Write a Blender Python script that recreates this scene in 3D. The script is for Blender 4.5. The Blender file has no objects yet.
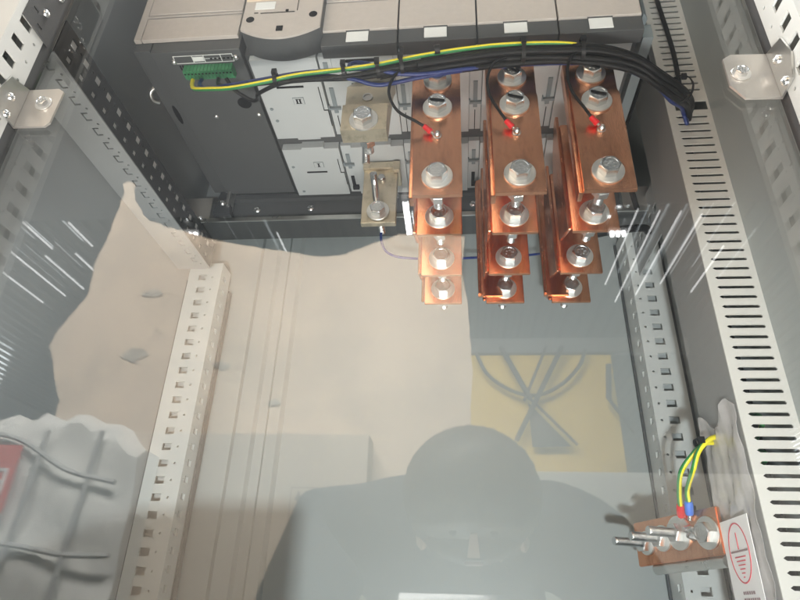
import bpy, bmesh, math, random
from mathutils import Vector, Matrix
random.seed(7)
PI = math.pi
S = bpy.context.scene
COL = S.collection

# ------------------------------------------------------------------ camera
cam_d = bpy.data.cameras.new('camera')
cam = bpy.data.objects.new('camera', cam_d)
COL.objects.link(cam)
RW = Matrix(((0.99550997, 0.0133189, 0.09371506),
             (0.0891475, -0.4647158, -0.88094404),
             (0.03181766, 0.88534303, -0.46381656)))
cam.matrix_world = RW.to_4x4()
cam_d.sensor_width = 36
cam_d.lens = 599 / 800 * 36
cam_d.clip_start = 0.005
cam_d.clip_end = 60
S.camera = cam
# world axes: X right across the cabinet, Y into the cabinet, Z up

# ------------------------------------------------------------------ world, exposure
w = bpy.data.worlds.new('World'); S.world = w; w.use_nodes = True
w.node_tree.nodes['Background'].inputs[0].default_value = (0.6, 0.68, 0.75, 1)
w.node_tree.nodes['Background'].inputs[1].default_value = 0.08
S.view_settings.view_transform = 'Standard'
S.view_settings.look = 'None'
S.view_settings.gamma = 1
S.view_settings.exposure = 0.08
S.render.engine = 'CYCLES'
S.cycles.max_bounces = 10
S.cycles.transparent_max_bounces = 12
S.cycles.glossy_bounces = 5

# ------------------------------------------------------------------ lamps
def area(name, loc, target, sx, sy, power, color, spread=180):
    d = bpy.data.lights.new(name, 'AREA'); d.shape = 'RECTANGLE'; d.size = sx; d.size_y = sy
    d.energy = power; d.color = color; d.spread = math.radians(spread)
    o = bpy.data.objects.new(name, d); COL.objects.link(o); o.location = loc
    v = Vector(target) - Vector(loc)
    o.rotation_euler = v.to_track_quat('-Z', 'Y').to_euler()
    return o
# hall lamps hanging above the cabinet front
area('ceiling_lamp', (-0.5, 0.35, 1.75), (-0.6, -0.9, 0.5), 1.6, 0.35, 165, (1.0, 0.98, 0.94))
# small cool work lamp low in front, and soft warm light rising from the floor in front of the cabinet
area('work_lamp', (-0.02, -0.33, -0.30), (0.0, 0.9, 0.12), 0.05, 0.04, 6.8, (0.88, 0.96, 1.0), 120)
area('floor_light', (0.0, 0.10, -0.80), (0.0, 0.80, 0.35), 1.2, 0.35, 15, (1.0, 0.94, 0.88), 95)
area('roof_fill', (0.2, -3.6, -1.0), (-0.5, -4.2, 2.0), 3.0, 0.5, 300, (0.95, 0.98, 1.0))  # unseen uplight added low down to brighten the roof ribs

# ------------------------------------------------------------------ materials
def mat(name, col, rough=0.5, metal=0.0, vary=0.12, vscale=8.0, bump=0.0, bscale=200.0, stretch=(1, 1, 1),
        coat=0.0, spec=0.5, emit=None, estr=0.0, trans=0.0, col2=None, c2scale=20., c2lo=.5, c2hi=.6, rvar=0.1, alpha=1.0):
    m = bpy.data.materials.new(name); m.use_nodes = True
    nt = m.node_tree; N = nt.nodes; L = nt.links; b = N['Principled BSDF']
    tc = N.new('ShaderNodeTexCoord'); mp = N.new('ShaderNodeMapping'); mp.inputs['Scale'].default_value = stretch
    L.new(tc.outputs['Object'], mp.inputs['Vector'])
    n1 = N.new('ShaderNodeTexNoise'); n1.inputs['Scale'].default_value = vscale; n1.inputs['Detail'].default_value = 6
    n1.inputs['Roughness'].default_value = .65
    L.new(mp.outputs[0], n1.inputs['Vector'])
    mix = N.new('ShaderNodeMix'); mix.data_type = 'RGBA'
    mix.inputs[6].default_value = tuple(max(0, c * (1 - vary)) for c in col) + (1,)
    mix.inputs[7].default_value = tuple(min(1, c * (1 + vary)) for c in col) + (1,)
    L.new(n1.outputs['Fac'], mix.inputs[0])
    out = mix.outputs[2]
    if col2:
        n2 = N.new('ShaderNodeTexNoise'); n2.inputs['Scale'].default_value = c2scale; n2.inputs['Detail'].default_value = 8
        n2.inputs['Roughness'].default_value = .7
        L.new(mp.outputs[0], n2.inputs['Vector'])
        mr = N.new('ShaderNodeMapRange'); mr.inputs[1].default_value = c2lo; mr.inputs[2].default_value = c2hi
        L.new(n2.outputs['Fac'], mr.inputs[0])
        mx = N.new('ShaderNodeMix'); mx.data_type = 'RGBA'; L.new(mr.outputs[0], mx.inputs[0]); L.new(out, mx.inputs[6])
        mx.inputs[7].default_value = col2 + (1,); out = mx.outputs[2]
    L.new(out, b.inputs['Base Color'])
    rr = N.new('ShaderNodeMapRange'); rr.inputs[3].default_value = max(.02, rough - rvar); rr.inputs[4].default_value = min(1, rough + rvar)
    L.new(n1.outputs['Fac'], rr.inputs[0]); L.new(rr.outputs[0], b.inputs['Roughness'])
    b.inputs['Metallic'].default_value = metal
    b.inputs['Coat Weight'].default_value = coat
    b.inputs['Specular IOR Level'].default_value = spec
    b.inputs['Transmission Weight'].default_value = trans
    b.inputs['Alpha'].default_value = alpha
    if emit: b.inputs['Emission Color'].default_value = emit + (1,); b.inputs['Emission Strength'].default_value = estr
    if bump:
        n3 = N.new('ShaderNodeTexNoise'); n3.inputs['Scale'].default_value = bscale; n3.inputs['Detail'].default_value = 4
        L.new(mp.outputs[0], n3.inputs['Vector'])
        bp = N.new('ShaderNodeBump'); bp.inputs['Strength'].default_value = bump; bp.inputs['Distance'].default_value = .001
        L.new(n3.outputs['Fac'], bp.inputs['Height']); L.new(bp.outputs[0], b.inputs['Normal'])
    return m

M = {}
M['paint'] = mat('painted_light_grey_steel', (.56, .57, .55), .42, 0, .06, 5, .15, 900)
M['paint_dk'] = mat('painted_wall_grey', (.33, .34, .34), .45, 0, .10, 4, .15, 900)
M['paint_back'] = mat('back_panel_grey', (.345, .365, .355), .4, 0, .08, 3, .15, 900)
M['rail_dk'] = mat('dark_grey_rail', (.085, .088, .09), .45, .2, .2, 10, .2, 600)
M['web'] = mat('black_web_paint', (.045, .045, .047), .5, 0, .2, 10)
M['liner'] = mat('zinc_liner', (.62, .60, .58), .4, 0, .3, 40)
M['galv'] = mat('galvanised_steel', (.62, .62, .60), .30, .95, .14, 22, .15, 300)
M['zincplate'] = mat('bare_zinc_plate', (.66, .63, .59), .34, .85, .12, 16, .2, 300, (1, 1, .2))
M['bolt'] = mat('zinc_bolt_steel', (.76, .77, .77), .22, 1, .1, 90, .25, 900)
M['washer'] = mat('washer_steel', (.80, .79, .76), .33, .9, .08, 120, .1, 900)
M['copper'] = mat('copper', (.84, .40, .235), .24, 1, .14, 45, .22, 900, (1, 1, .3), col2=(.48, .19, .10), c2scale=70., c2lo=.50, c2hi=.72, rvar=.12)
M['nickel'] = mat('tin_plated_terminal', (.62, .55, .42), .38, .8, .16, 40, .3, 500, col2=(.42, .37, .28), c2scale=60., c2lo=.52, c2hi=.7)
M['sw_dark'] = mat('dark_grey_moulded_plastic', (.070, .073, .075), .5, 0, .12, 15, .3, 1500)
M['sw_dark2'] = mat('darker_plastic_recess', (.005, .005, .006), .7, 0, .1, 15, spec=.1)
M['sw_mid'] = mat('mid_grey_plastic', (.20, .235, .25), .5, 0, .1, 15, .2, 1500)
M['sw_light'] = mat('light_grey_plastic', (.48, .51, .52), .45, 0, .05, 12, .2, 1500)
M['sw_front'] = mat('warm_tinted_front_plastic', (.50, .45, .41), .55, 0, .12, 120, .4, 1500)  # grey plastic with a warm reflected tint mixed into its colour
M['sw_cream'] = mat('cream_plastic_band', (.72, .60, .46), .5, 0, .1, 30)
M['label'] = mat('white_label', (.78, .79, .78), .5, 0, .05, 60)
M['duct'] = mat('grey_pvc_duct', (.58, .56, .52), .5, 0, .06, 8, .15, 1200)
M['duct_side'] = mat('grey_pvc_duct_shaded', (.29, .285, .275), .5, 0, .1, 8, .15, 1200)  # same PVC as the front, darkened for the side's shade
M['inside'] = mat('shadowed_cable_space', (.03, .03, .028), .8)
M['black'] = mat('black_cable', (.008, .008, .009), .45, 0, .3, 50, spec=.22)
M['tie'] = mat('black_nylon_tie', (.008, .008, .009), .4, spec=.3)
M['blue'] = mat('blue_cable', (.008, .025, .15), .38, 0, .15, 50)
M['red'] = mat('red_lug_sleeve', (.62, .012, .018), .38, 0, .15, 80)
M['bluelug'] = mat('blue_lug_sleeve', (.05, .16, .60), .38, 0, .15, 80)
M['green'] = mat('green_connector_plastic', (.035, .22, .085), .45, 0, .25, 160, .3, 900)
M['kraft'] = mat('kraft_cardboard', (.69, .55, .42), .75, 0, .20, 5, .8, 40, (1, 1, 1), col2=(.47, .385, .30), c2scale=3.2, c2lo=.44, c2hi=.68)
M['carton'] = mat('carton_board', (.55, .46, .37), .75, 0, .08, 4)
M['print_soft'] = mat('torn_board_core', (.44, .39, .33), .8, 0, .3, 20)
M['print'] = mat('grey_brown_print', (.12, .10, .085), .7)
M['wrap'] = mat('film_wrapped_pack', (.74, .73, .69), .42, 0, .14, 9, .8, 30)
M['strap'] = mat('grey_strap', (.38, .38, .37), .5)
M['redlabel'] = mat('red_label_print', (.62, .06, .04), .5)
M['yellow'] = mat('yellow_painted_board', (.95, .62, .07), .5, 0, .08, 3)
M['tube_blk'] = mat('black_painted_tube', (.03, .032, .035), .4)
M['film'] = mat('clear_wrinkled_film', (.78, .74, .72), .14, 0, .2, 60, .6, 120, alpha=.42)
M['stick'] = mat('white_sticker', (.86, .83, .82), .45, 0, .04, 60)
M['stickred'] = mat('red_sticker_print', (.66, .06, .09), .5)
M['stickgrey'] = mat('grey_sticker_print', (.25, .16, .17), .5)
M['roof'] = mat('corrugated_roof_steel', (.66, .69, .70), .13, .95, .12, 3, rvar=.04)
M['hallwall'] = mat('hall_wall_grey', (.20, .21, .21), .6, 0, .15, 1.5)
M['ceil'] = mat('dark_ceiling_boards', (.13, .135, .14), .7, 0, .25, 1.2)
M['floor'] = mat('concrete_floor', (.30, .29, .27), .6, 0, .15, 2)
M['skin'] = mat('skin', (.60, .36, .27), .5, 0, .1, 20)
M['jacket'] = mat('dark_jacket_cloth', (.035, .04, .048), .85, 0, .3, 12, .5, 200)
M['trousers'] = mat('dark_trousers_cloth', (.03, .032, .04), .9, 0, .3, 12)
M['hair'] = mat('dark_hair', (.02, .014, .01), .6, 0, .3, 80, .8, 300, (1, 1, .2))
M['phone'] = mat('black_phone_body', (.01, .01, .012), .2)
M['lampwhite'] = mat('lit_tube_diffuser', (.9, .9, .9), .5, emit=(1, 1, 1), estr=22)
M['wallglow'] = mat('added_wall_glow', (.8, .8, .8), .5, emit=(.92, .96, 1.0), estr=6.5)  # glow of the bands added for streaks on the roof
M['ribglint'] = mat('added_rib_glint', (.9, .9, .9), .5, emit=(1, 1, 1), estr=2.4)  # glow standing in for glints on the ribs
M['lampbody'] = mat('white_lamp_body', (.7, .7, .7), .5)

# yellow/green striped earth cable: stripes twisted along generated normal angle
def yg_mat(name):
    m = bpy.data.materials.new(name); m.use_nodes = True
    nt = m.node_tree; N = nt.nodes; L = nt.links; b = N['Principled BSDF']
    at = N.new('ShaderNodeAttribute'); at.attribute_name = 'ang'
    cr = N.new('ShaderNodeValToRGB'); cr.color_ramp.interpolation = 'CONSTANT'
    cr.color_ramp.elements[0].color = (.80, .70, .03, 1); cr.color_ramp.elements[1].position = .60
    cr.color_ramp.elements[1].color = (.03, .22, .06, 1)
    L.new(at.outputs['Fac'], cr.inputs[0]); L.new(cr.outputs[0], b.inputs['Base Color'])
    b.inputs['Roughness'].default_value = .38
    return m
M['yg'] = yg_mat('yellow_green_cable')

# clear acrylic cover: real sheet that transmits and mirrors the hall in front of it
def pane_mat():
    m = bpy.data.materials.new('clear_acrylic'); m.use_nodes = True
    nt = m.node_tree; N = nt.nodes; L = nt.links
    N.remove(N['Principled BSDF']); o = N['Material Output']
    t = N.new('ShaderNodeBsdfTransparent'); t.inputs[0].default_value = (.985, .99, .985, 1)
    g = N.new('ShaderNodeBsdfGlossy'); g.inputs['Roughness'].default_value = 0.016
    lw = N.new('ShaderNodeLayerWeight'); lw.inputs['Blend'].default_value = .5
    pw = N.new('ShaderNodeMath'); pw.operation = 'POWER'; pw.inputs[1].default_value = 5; L.new(lw.outputs['Facing'], pw.inputs[0])
    f = N.new('ShaderNodeMapRange'); f.inputs[3].default_value = .075; f.inputs[4].default_value = 1.0; L.new(pw.outputs[0], f.inputs[0])
    mx = N.new('ShaderNodeMixShader')
    L.new(f.outputs[0], mx.inputs[0]); L.new(t.outputs[0], mx.inputs[1]); L.new(g.outputs[0], mx.inputs[2])
    L.new(mx.outputs[0], o.inputs[0])
    return m
M['pane'] = pane_mat()

# ------------------------------------------------------------------ helpers
def BM(): return bmesh.new()
def bx(bm, x0, x1, y0, y1, z0, z1, bev=0.0):
    vs = [bm.verts.new((x, y, z)) for x in (x0, x1) for y in (y0, y1) for z in (z0, z1)]
    fs = [(0, 1, 3, 2), (4, 6, 7, 5), (0, 4, 5, 1), (2, 3, 7, 6), (0, 2, 6, 4), (1, 5, 7, 3)]
    fc = [bm.faces.new([vs[i] for i in f]) for f in fs]
    if bev:
        es = list({e for f in fc for e in f.edges})
        bmesh.ops.bevel(bm, geom=es, offset=bev, segments=2, affect='EDGES', profile=.5)
    return bm
def frame(axis, up=None):
    a = Vector(axis).normalized()
    u = Vector(up) if up else (Vector((0, 0, 1)) if abs(a.z) < .9 else Vector((0, 1, 0)))
    s = a.cross(u).normalized(); u = s.cross(a).normalized()
    return a, s, u
def lathe(bm, c, axis, prof, seg=24, up=None, phase=0.0):
    """prof: list of (radius, distance along axis)"""
    a, s, u = frame(axis, up); c = Vector(c); rings = []
    for r, h in prof:
        if r < 1e-6: rings.append([bm.verts.new(c + a * h)])
        else: rings.append([bm.verts.new(c + a * h + (s * math.cos(phase + 2 * PI * k / seg) + u * math.sin(phase + 2 * PI * k / seg)) * r) for k in range(seg)])
    for A, B in zip(rings, rings[1:]):
        for k in range(seg):
            k2 = (k + 1) % seg
            if len(A) == 1 and len(B) == 1: continue
            if len(A) == 1: bm.faces.new((A[0], B[k], B[k2]))
            elif len(B) == 1: bm.faces.new((A[k], B[0], A[k2]))
            else: bm.faces.new((A[k], B[k], B[k2], A[k2]))
    return bm
def prism(bm, pts, d):
    """pts: closed 3D outline, d: extrusion vector"""
    d = Vector(d); a = [bm.verts.new(Vector(p)) for p in pts]; b = [bm.verts.new(Vector(p) + d) for p in pts]
    bm.faces.new(a); bm.faces.new(list(reversed(b)))
    n = len(a)
    for i in range(n): bm.faces.new((a[i], b[i], b[(i + 1) % n], a[(i + 1) % n]))
    return bm
def spline(pts, n=10):
    P = [Vector(p) for p in pts]; P = [P[0] * 2 - P[1]] + P + [P[-1] * 2 - P[-2]]; out = []
    for i in range(1, len(P) - 2):
        for k in range(n):
            t = k / n
            out.append(.5 * ((2 * P[i]) + (-P[i - 1] + P[i + 1]) * t + (2 * P[i - 1] - 5 * P[i] + 4 * P[i + 1] - P[i + 2]) * t * t + (-P[i - 1] + 3 * P[i] - 3 * P[i + 1] + P[i + 2]) * t ** 3))
    out.append(P[-2]); return out
def tube(bm, pts, r, seg=10, n=8, twist=None, caps=True):
    Q = spline(pts, n); rings = []; u = None; lay = None
    if twist is not None: lay = bm.verts.layers.float.get('ang') or bm.verts.layers.float.new('ang')
    dist = 0
    for i, q in enumerate(Q):
        t = (Q[min(i + 1, len(Q) - 1)] - Q[max(i - 1, 0)]).normalized()
        if u is None: u = t.orthogonal().normalized()
        u = (u - t * u.dot(t)).normalized(); s = t.cross(u)
        if i: dist += (q - Q[i - 1]).length
        ring = []
        for k in range(seg):
            a = 2 * PI * k / seg
            v = bm.verts.new(q + (u * math.cos(a) + s * math.sin(a)) * r)
            if lay is not None:
                dd = u * math.cos(a) + s * math.sin(a)
                v[lay] = .5 + .5 * math.sin(a + dist * twist) if not isinstance(twist, tuple) else .5 + .5 * dd.dot(Vector(twist))
            ring.append(v)
        rings.append(ring)
    for A, B in zip(rings, rings[1:]):
        for k in range(seg): bm.faces.new((A[k], A[(k + 1) % seg], B[(k + 1) % seg], B[k]))
    if caps: bm.faces.new(list(reversed(rings[0]))); bm.faces.new(rings[-1])
    return bm
def holes_plate(bm, O, U, V, outer, holes, d):
    """sheet with real openings: outline and holes in (u,v), thickness vector d"""
    us = [p[0] for p in outer]; vs = [p[1] for p in outer]; u0, u1, v0, v1 = min(us), max(us), min(vs), max(vs)
    if (u1 - u0) > (v1 - v0):   # long side is u: swap so that rows run along it
        return chunk_plate(bm, O, V, U, v0, v1, rows_from([[(b, a) for a, b in h] for h in holes], v0, v1, u0, u1, 0), d)
    return chunk_plate(bm, O, U, V, u0, u1, rows_from(holes, u0, u1, v0, v1, 0), d)
def chunk_plate(bm, O, U, V, u0, u1, rows, d):
    """rows: list of (v0, v1, [holes]); each row filled on its own, then joined and thickened"""
    O, U, V, d = map(Vector, (O, U, V, d)); b2 = bmesh.new()
    for v0, v1, holes in rows:
        edges = []
        for loop in [rect(u0, u1, v0, v1)] + holes:
            vs = [b2.verts.new(O + U * a + V * b) for a, b in loop]
            for i in range(len(vs)): edges.append(b2.edges.new((vs[i], vs[(i + 1) % len(vs)])))
        bmesh.ops.triangle_fill(b2, use_beauty=True, use_dissolve=False, edges=edges, normal=U.cross(V))
    bmesh.ops.remove_doubles(b2, verts=list(b2.verts), dist=1e-5)
    e = bmesh.ops.extrude_face_region(b2, geom=list(b2.faces))
    bmesh.ops.translate(b2, vec=d, verts=[g for g in e['geom'] if isinstance(g, bmesh.types.BMVert)])
    t_ = bpy.data.meshes.new('t'); b2.to_mesh(t_); b2.free(); bm.from_mesh(t_); bpy.data.meshes.remove(t_)
    return bm
def rect(u0, u1, v0, v1): return [(u0, v0), (u1, v0), (u1, v1), (u0, v1)]
def rows_from(holes, u0, u1, v0, v1, P_):
    """cut a plate into rows between the holes along v"""
    spans = sorted((min(p[1] for p in h), max(p[1] for p in h), h) for h in holes); groups = []
    for a, b, h in spans:
        if groups and a < groups[-1][1] + 1e-4: groups[-1][1] = max(groups[-1][1], b); groups[-1][2].append(h)
        else: groups.append([a, b, [h]])
    rows = []; prev = v0
    for g, n in zip(groups, groups[1:] + [None]):
        top = (g[1] + n[0]) / 2 if n else v1
        rows.append((prev, top, g[2])); prev = top
    return rows
def circ(u, v, r, n=8): return [(u + r * math.cos(2 * PI * k / n + .3), v + r * math.sin(2 * PI * k / n + .3)) for k in range(n)]
def mesh_of(name, bm, m, smooth=None):
    bmesh.ops.recalc_face_normals(bm, faces=bm.faces)
    me = bpy.data.meshes.new(name); bm.to_mesh(me); bm.free(); me.materials.append(M[m])
    if smooth is not None:
        for p in me.polygons: p.use_smooth = True
        try: me.set_sharp_from_angle(angle=math.radians(smooth))
        except Exception: pass
    return me
def link(name, me, parent=None, loc=None):
    o = bpy.data.objects.new(name, me); COL.objects.link(o)
    if loc: o.location = loc
    if parent:
        o.parent = parent; o.matrix_parent_inverse = parent.matrix_world.inverted() if parent.location.length == 0 else Matrix.Translation(parent_loc(parent)).inverted()
    return o
def parent_loc(p):
    v = Vector(p.location)
    while p.parent: p = p.parent; break
    return v
def obj(name, bm, m, parent=None, smooth=None):
    return link(name, mesh_of(name, bm, m, smooth), parent)
def obj_split(name, bm, m, parent=None, smooth=None):
    """every separate piece of the mesh becomes an object of its own"""
    bmesh.ops.recalc_face_normals(bm, faces=bm.faces); seen = set(); out = []
    for v in list(bm.verts):
        if v in seen: continue
        st_ = [v]; isl = []; seen.add(v)
        while st_:
            q_ = st_.pop(); isl.append(q_)
            for e in q_.link_edges:
                o_ = e.other_vert(q_)
                if o_ not in seen: seen.add(o_); st_.append(o_)
        ids = {q_: k for k, q_ in enumerate(isl)}
        fs = {f for q_ in isl for f in q_.link_faces}
        me = bpy.data.meshes.new(name); me.from_pydata([q_.co[:] for q_ in isl], [], [[ids[q_] for q_ in f.verts] for f in fs]); me.materials.append(M[m])
        if smooth is not None:
            for p_ in me.polygons: p_.use_smooth = True
            me.set_sharp_from_angle(angle=math.radians(smooth))
        out.append(link(name, me, parent))
    bm.free(); return out
def stuff(o): o['kind'] = 'stuff'; return o
def thing(name, label, cat, group=None, loc=(0, 0, 0)):
    o = bpy.data.objects.new(name, None); COL.objects.link(o); o.location = loc; o.empty_display_size = .02
    o['label'] = label; o['category'] = cat
    if group: o['group'] = group
    return o
def tag(o, label, cat, group=None):
    o['label'] = label; o['category'] = cat
    if group: o['group'] = group
    return o
def struct(o): o['kind'] = 'structure'; return o
def part(name, me, parent, off=(0, 0, 0), rot=None):
    """part whose mesh is in its parent's own coordinates, shifted by off"""
    o = bpy.data.objects.new(name, me); COL.objects.link(o); o.parent = parent; o.location = off
    if rot: o.rotation_euler = rot
    return o

# shared fastener meshes, axis -Y (head faces the viewer), origin at the bearing surface
def hexhead(r, h):
    """hexagon head with a true 30 degree chamfer and a shallow dished top"""
    bm = BM(); a, sd, u = frame((0, -1, 0)); K = 48
    def rho(t): return r / math.cos((t % (PI / 3)) - PI / 6)
    def ring(f): return [bm.verts.new(a * f(2 * PI * k / K)[1] + (sd * math.cos(2 * PI * k / K) + u * math.sin(2 * PI * k / K)) * f(2 * PI * k / K)[0]) for k in range(K)]
    rt = r * .94
    R_ = [ring(lambda t: (rho(t), 0)), ring(lambda t: (rho(t), h - (rho(t) - rt) * .62)), ring(lambda t: (rt, h)), ring(lambda t: (r * .80, h)), ring(lambda t: (r * .74, h - .0005))]
    for A, B in zip(R_, R_[1:]):
        for k in range(K): bm.faces.new((A[k], A[(k + 1) % K], B[(k + 1) % K], B[k]))
    bm.faces.new(R_[-1]); bm.faces.new(list(reversed(R_[0])))
    for q in range(6):   # raised grade marks stamped on the head
        an = q * PI / 3 + .2; cx, cz = math.cos(an) * r * .42, math.sin(an) * r * .42
        bx(bm, cx - r * .11, cx + r * .11, -h * .985, -h * .90, cz - r * .07, cz + r * .07)
    return bm
def shank(bm, r, l0, l1):
    prof = [(0, l1), (r * .8, l1), (r, l1 - .001)]
    n = int((l1 - l0) / .0022)
    for i in range(n):
        h = l1 - .001 - i * (l1 - .001 - l0) / n; prof += [(r, h), (r * .78, h - .001)]
    prof += [(0, l0)]
    lathe(bm, (0, 0, 0), (0, 1, 0), prof, 16); return bm
def mk_bolt(r, h, sr, sl):
    bm = hexhead(r, h); shank(bm, sr, -.0005, sl)
    return mesh_of('bolt', bm, 'bolt', 25)
def mk_washer(ro, ri, t):
    bm = BM(); lathe(bm, (0, 0, 0), (0, -1, 0), [(ri, 0), (ro, 0), (ro, t * .8), (ro - t * .2, t), (ri, t), (ri, 0)], 32)
    return mesh_of('washer', bm, 'washer', 30)
BOLT = mk_bolt(.0098, .0100, .0055, .055)
BOLT_S = mk_bolt(.0048, .0042, .003, .012)
WASH = mk_washer(.0166, .005, .0022)
WASH_S = mk_washer(.0082, .003, .0012)
bm = BM(); lathe(bm, (0, 0, 0), (0, 1, 0), [(0, 0), (.0092, 0), (.0098, .001), (.0098, .009), (0, .009)], 6); NUT = mesh_of('nut', bm, 'bolt')
# cross-head pan screw
bm = BM(); lathe(bm, (0, 0, 0), (0, -1, 0), [(.0, 0), (.0036, 0), (.0036, .0008), (.0030, .0020), (.0016, .0027), (.0012, .0016), (0, .0014)], 18)
SCREW = mesh_of('screw', bm, 'bolt', 40)
bm = BM(); bx(bm, -.0086, .0086, -.0108, -.0097, -.0013, .0013); MARK = mesh_of('paint_mark', bm, 'sw_dark2')

def add_bolt(parent, off, big=True, mark=None, nut=True, spin=None):
    spin = random.uniform(-.12, .12) + (PI / 6 if mark is not None else 0) if spin is None else spin
    b = part('bolt', BOLT if big else BOLT_S, parent, (off[0], off[1] - (.0022 if big else .0012), off[2]), (0, spin, 0))
    wsh = part('washer', WASH if big else WASH_S, b, (0, .0022 if big else .0012, 0))
    if nut and big: part('nut', NUT, b, (0, .030, 0))
    if mark is not None: part('paint_mark', MARK, b, (0, 0, 0), (0, -spin + mark, 0))
    return b

# ================================================================== SETTING: the hall behind the camera
bm = BM(); bx(bm, -5, 5, -9, 2.5, -1.45, -1.40); struct(obj('hall_floor', bm, 'floor'))
bm = BM(); bx(bm, -5, 5, -9.1, -9.0, -1.4, 2.6); struct(obj('hall_wall', bm, 'hallwall'))
bm = BM(); bx(bm, -5.1, -5.0, -9, 2.5, -1.4, 2.6); struct(obj('hall_wall', bm, 'hallwall'))
bm = BM(); bx(bm, 5.0, 5.1, -9, 2.5, -1.4, 2.6); struct(obj('hall_wall', bm, 'hallwall'))
bm = BM(); bx(bm, -5, 5, 2.5, 2.6, -1.4, 2.6); struct(obj('hall_wall', bm, 'hallwall'))
bm = BM(); bx(bm, -5, 5, -1.92, 2.5, 1.99, 2.3); struct(obj('hall_ceiling', bm, 'ceil'))
# corrugated roof sheet, ribs running along Y
bm = BM(); p = .11; row0 = []; row1 = []
k = 0; x = -5.0; prof = []
while x < 5.0:
    prof += [(x, 2.0), (x + .035, 2.0), (x + .055, 2.035), (x + .09, 2.035)]; x += p
a = [bm.verts.new((px, -8.9, pz)) for px, pz in prof]; b = [bm.verts.new((px, -1.92, pz)) for px, pz in prof]
for i in range(len(a) - 1): bm.faces.new((a[i], a[i + 1], b[i + 1], b[i]))
struct(obj('corrugated_roof', bm, 'roof'))

# glowing bands added on the side walls to put streaks on the roof ribs
for xw, side_ in ((-4.99, 'left'), (4.97, 'right')):
    bm = BM(); bx(bm, xw, xw + .02, -5.0 if xw < 0 else -8.6, -1.2, 1.5, 1.95); o = obj('wall_glow_band', bm, 'wallglow'); tag(o, 'long added window band high in the %s hall wall' % side_, 'emitter')
# tube lamp hanging under the roof, along Y
def tube_lamp(x, y0, y1, z, r, lab):
    t = thing('tube_lamp', lab, 'lamp', 'tube lamps under the hall roof', (x, y0, z))
    bm = BM(); lathe(bm, (0, 0, 0), (0, 1, 0), [(0, 0), (r, 0), (r, y1 - y0), (0, y1 - y0)], 16)
    part('tube', mesh_of('tube', bm, 'lampwhite', 40), t)
    bm = BM(); bx(bm, -r * .8, r * .8, -.04, y1 - y0 + .04, r * 1.1, r * 1.1 + .03); part('lamp_body', mesh_of('lamp_body', bm, 'lampbody'), t)
    for yy in (-.035, y1 - y0 + .002):
        bm = BM(); lathe(bm, (0, yy, 0), (0, 1, 0), [(0, 0), (r * 1.2, 0), (r * 1.2, .033), (0, .033)], 16); part('end_cap', mesh_of('end_cap', bm, 'lampbody', 40), t)
tube_lamp(-.262, -2.15, -1.74, 1.93, .016, 'white tube lamp mirrored as a bright bar beside the left copper column')

def spot_cluster(x, y, z, lab):
    t = thing('ceiling_spot', lab, 'lamp', 'small spot lamps under the hall roof', (x, y, z))
    bm = BM(); bx(bm, -.05, .05, -.02, .02, .028, .045); part('lamp_body', mesh_of('lamp_body', bm, 'lampbody'), t)
    b2 = BM(); lathe(b2, (0, 0, 0), (0, 0, 1), [(0, 0), (.011, .002), (.012, .028), (0, .028)], 12); me = mesh_of('bulb', b2, 'lampwhite', 40)
    for q in (-.032, 0, .032): part('bulb', me, t, (q, 0, 0))
spot_cluster(-1.565, -2.04, 1.93, 'small cluster of white spot lamps mirrored near the left rear corner')
spot_cluster(.916, -2.13, 1.93, 'small cluster of white spot lamps mirrored near the right rear corner')
# slim glowing strips standing in for glints on the roof ribs
for x_, a_, b_, lb_ in ((.99, 2.76, 3.60, 'leftmost slim added glint on the right half of the roof'), (1.11, 2.78, 3.85, 'second slim added glint from the left on the right half of the roof'),
                        (1.225, 2.79, 3.75, 'third slim added glint from the left on the right half of the roof'), (1.345, 2.82, 3.60, 'fourth slim added glint from the left on the right half of the roof'),
                        (1.58, 3.15, 3.72, 'rightmost slim added glint on the roof, crossing the wiring duct'),
                        (-2.28, 2.74, 3.00, 'short slim added glint nearest the cardboard tip'), (-2.56, 2.72, 3.02, 'short slim added glint at the left start of the roof ribs'), (-2.86, 3.0, 3.65, 'long slim added glint at the left image edge'),
                        (-2.66, 3.1, 3.55, 'slim added glint in the middle of the left roof ribs'), (-2.44, 3.08, 3.40, 'slim added glint left of the cardboard edge'), (-3.10, 3.2, 3.75, 'outermost slim added glint of the left roof ribs'), (-1.06, 2.90, 3.30, 'faint slim added glint above the cardboard')):
    bm = BM(); bx(bm, x_ - .0035, x_ + .0035, .8 - b_, .8 - a_, 1.985, 1.995); tag(obj('rib_glint_strip', bm, 'ribglint'), lb_, 'light strip', 'added glint strips on the roof ribs')
# ================================================================== CABINET
cab = thing('switchgear_cabinet', 'open grey steel switchgear cabinet with perforated uprights and rails around the power switch', 'cabinet')
XL, XR = -.475, .345           # inner faces of the side panels
ZB, ZT = -.35, 1.0
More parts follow.
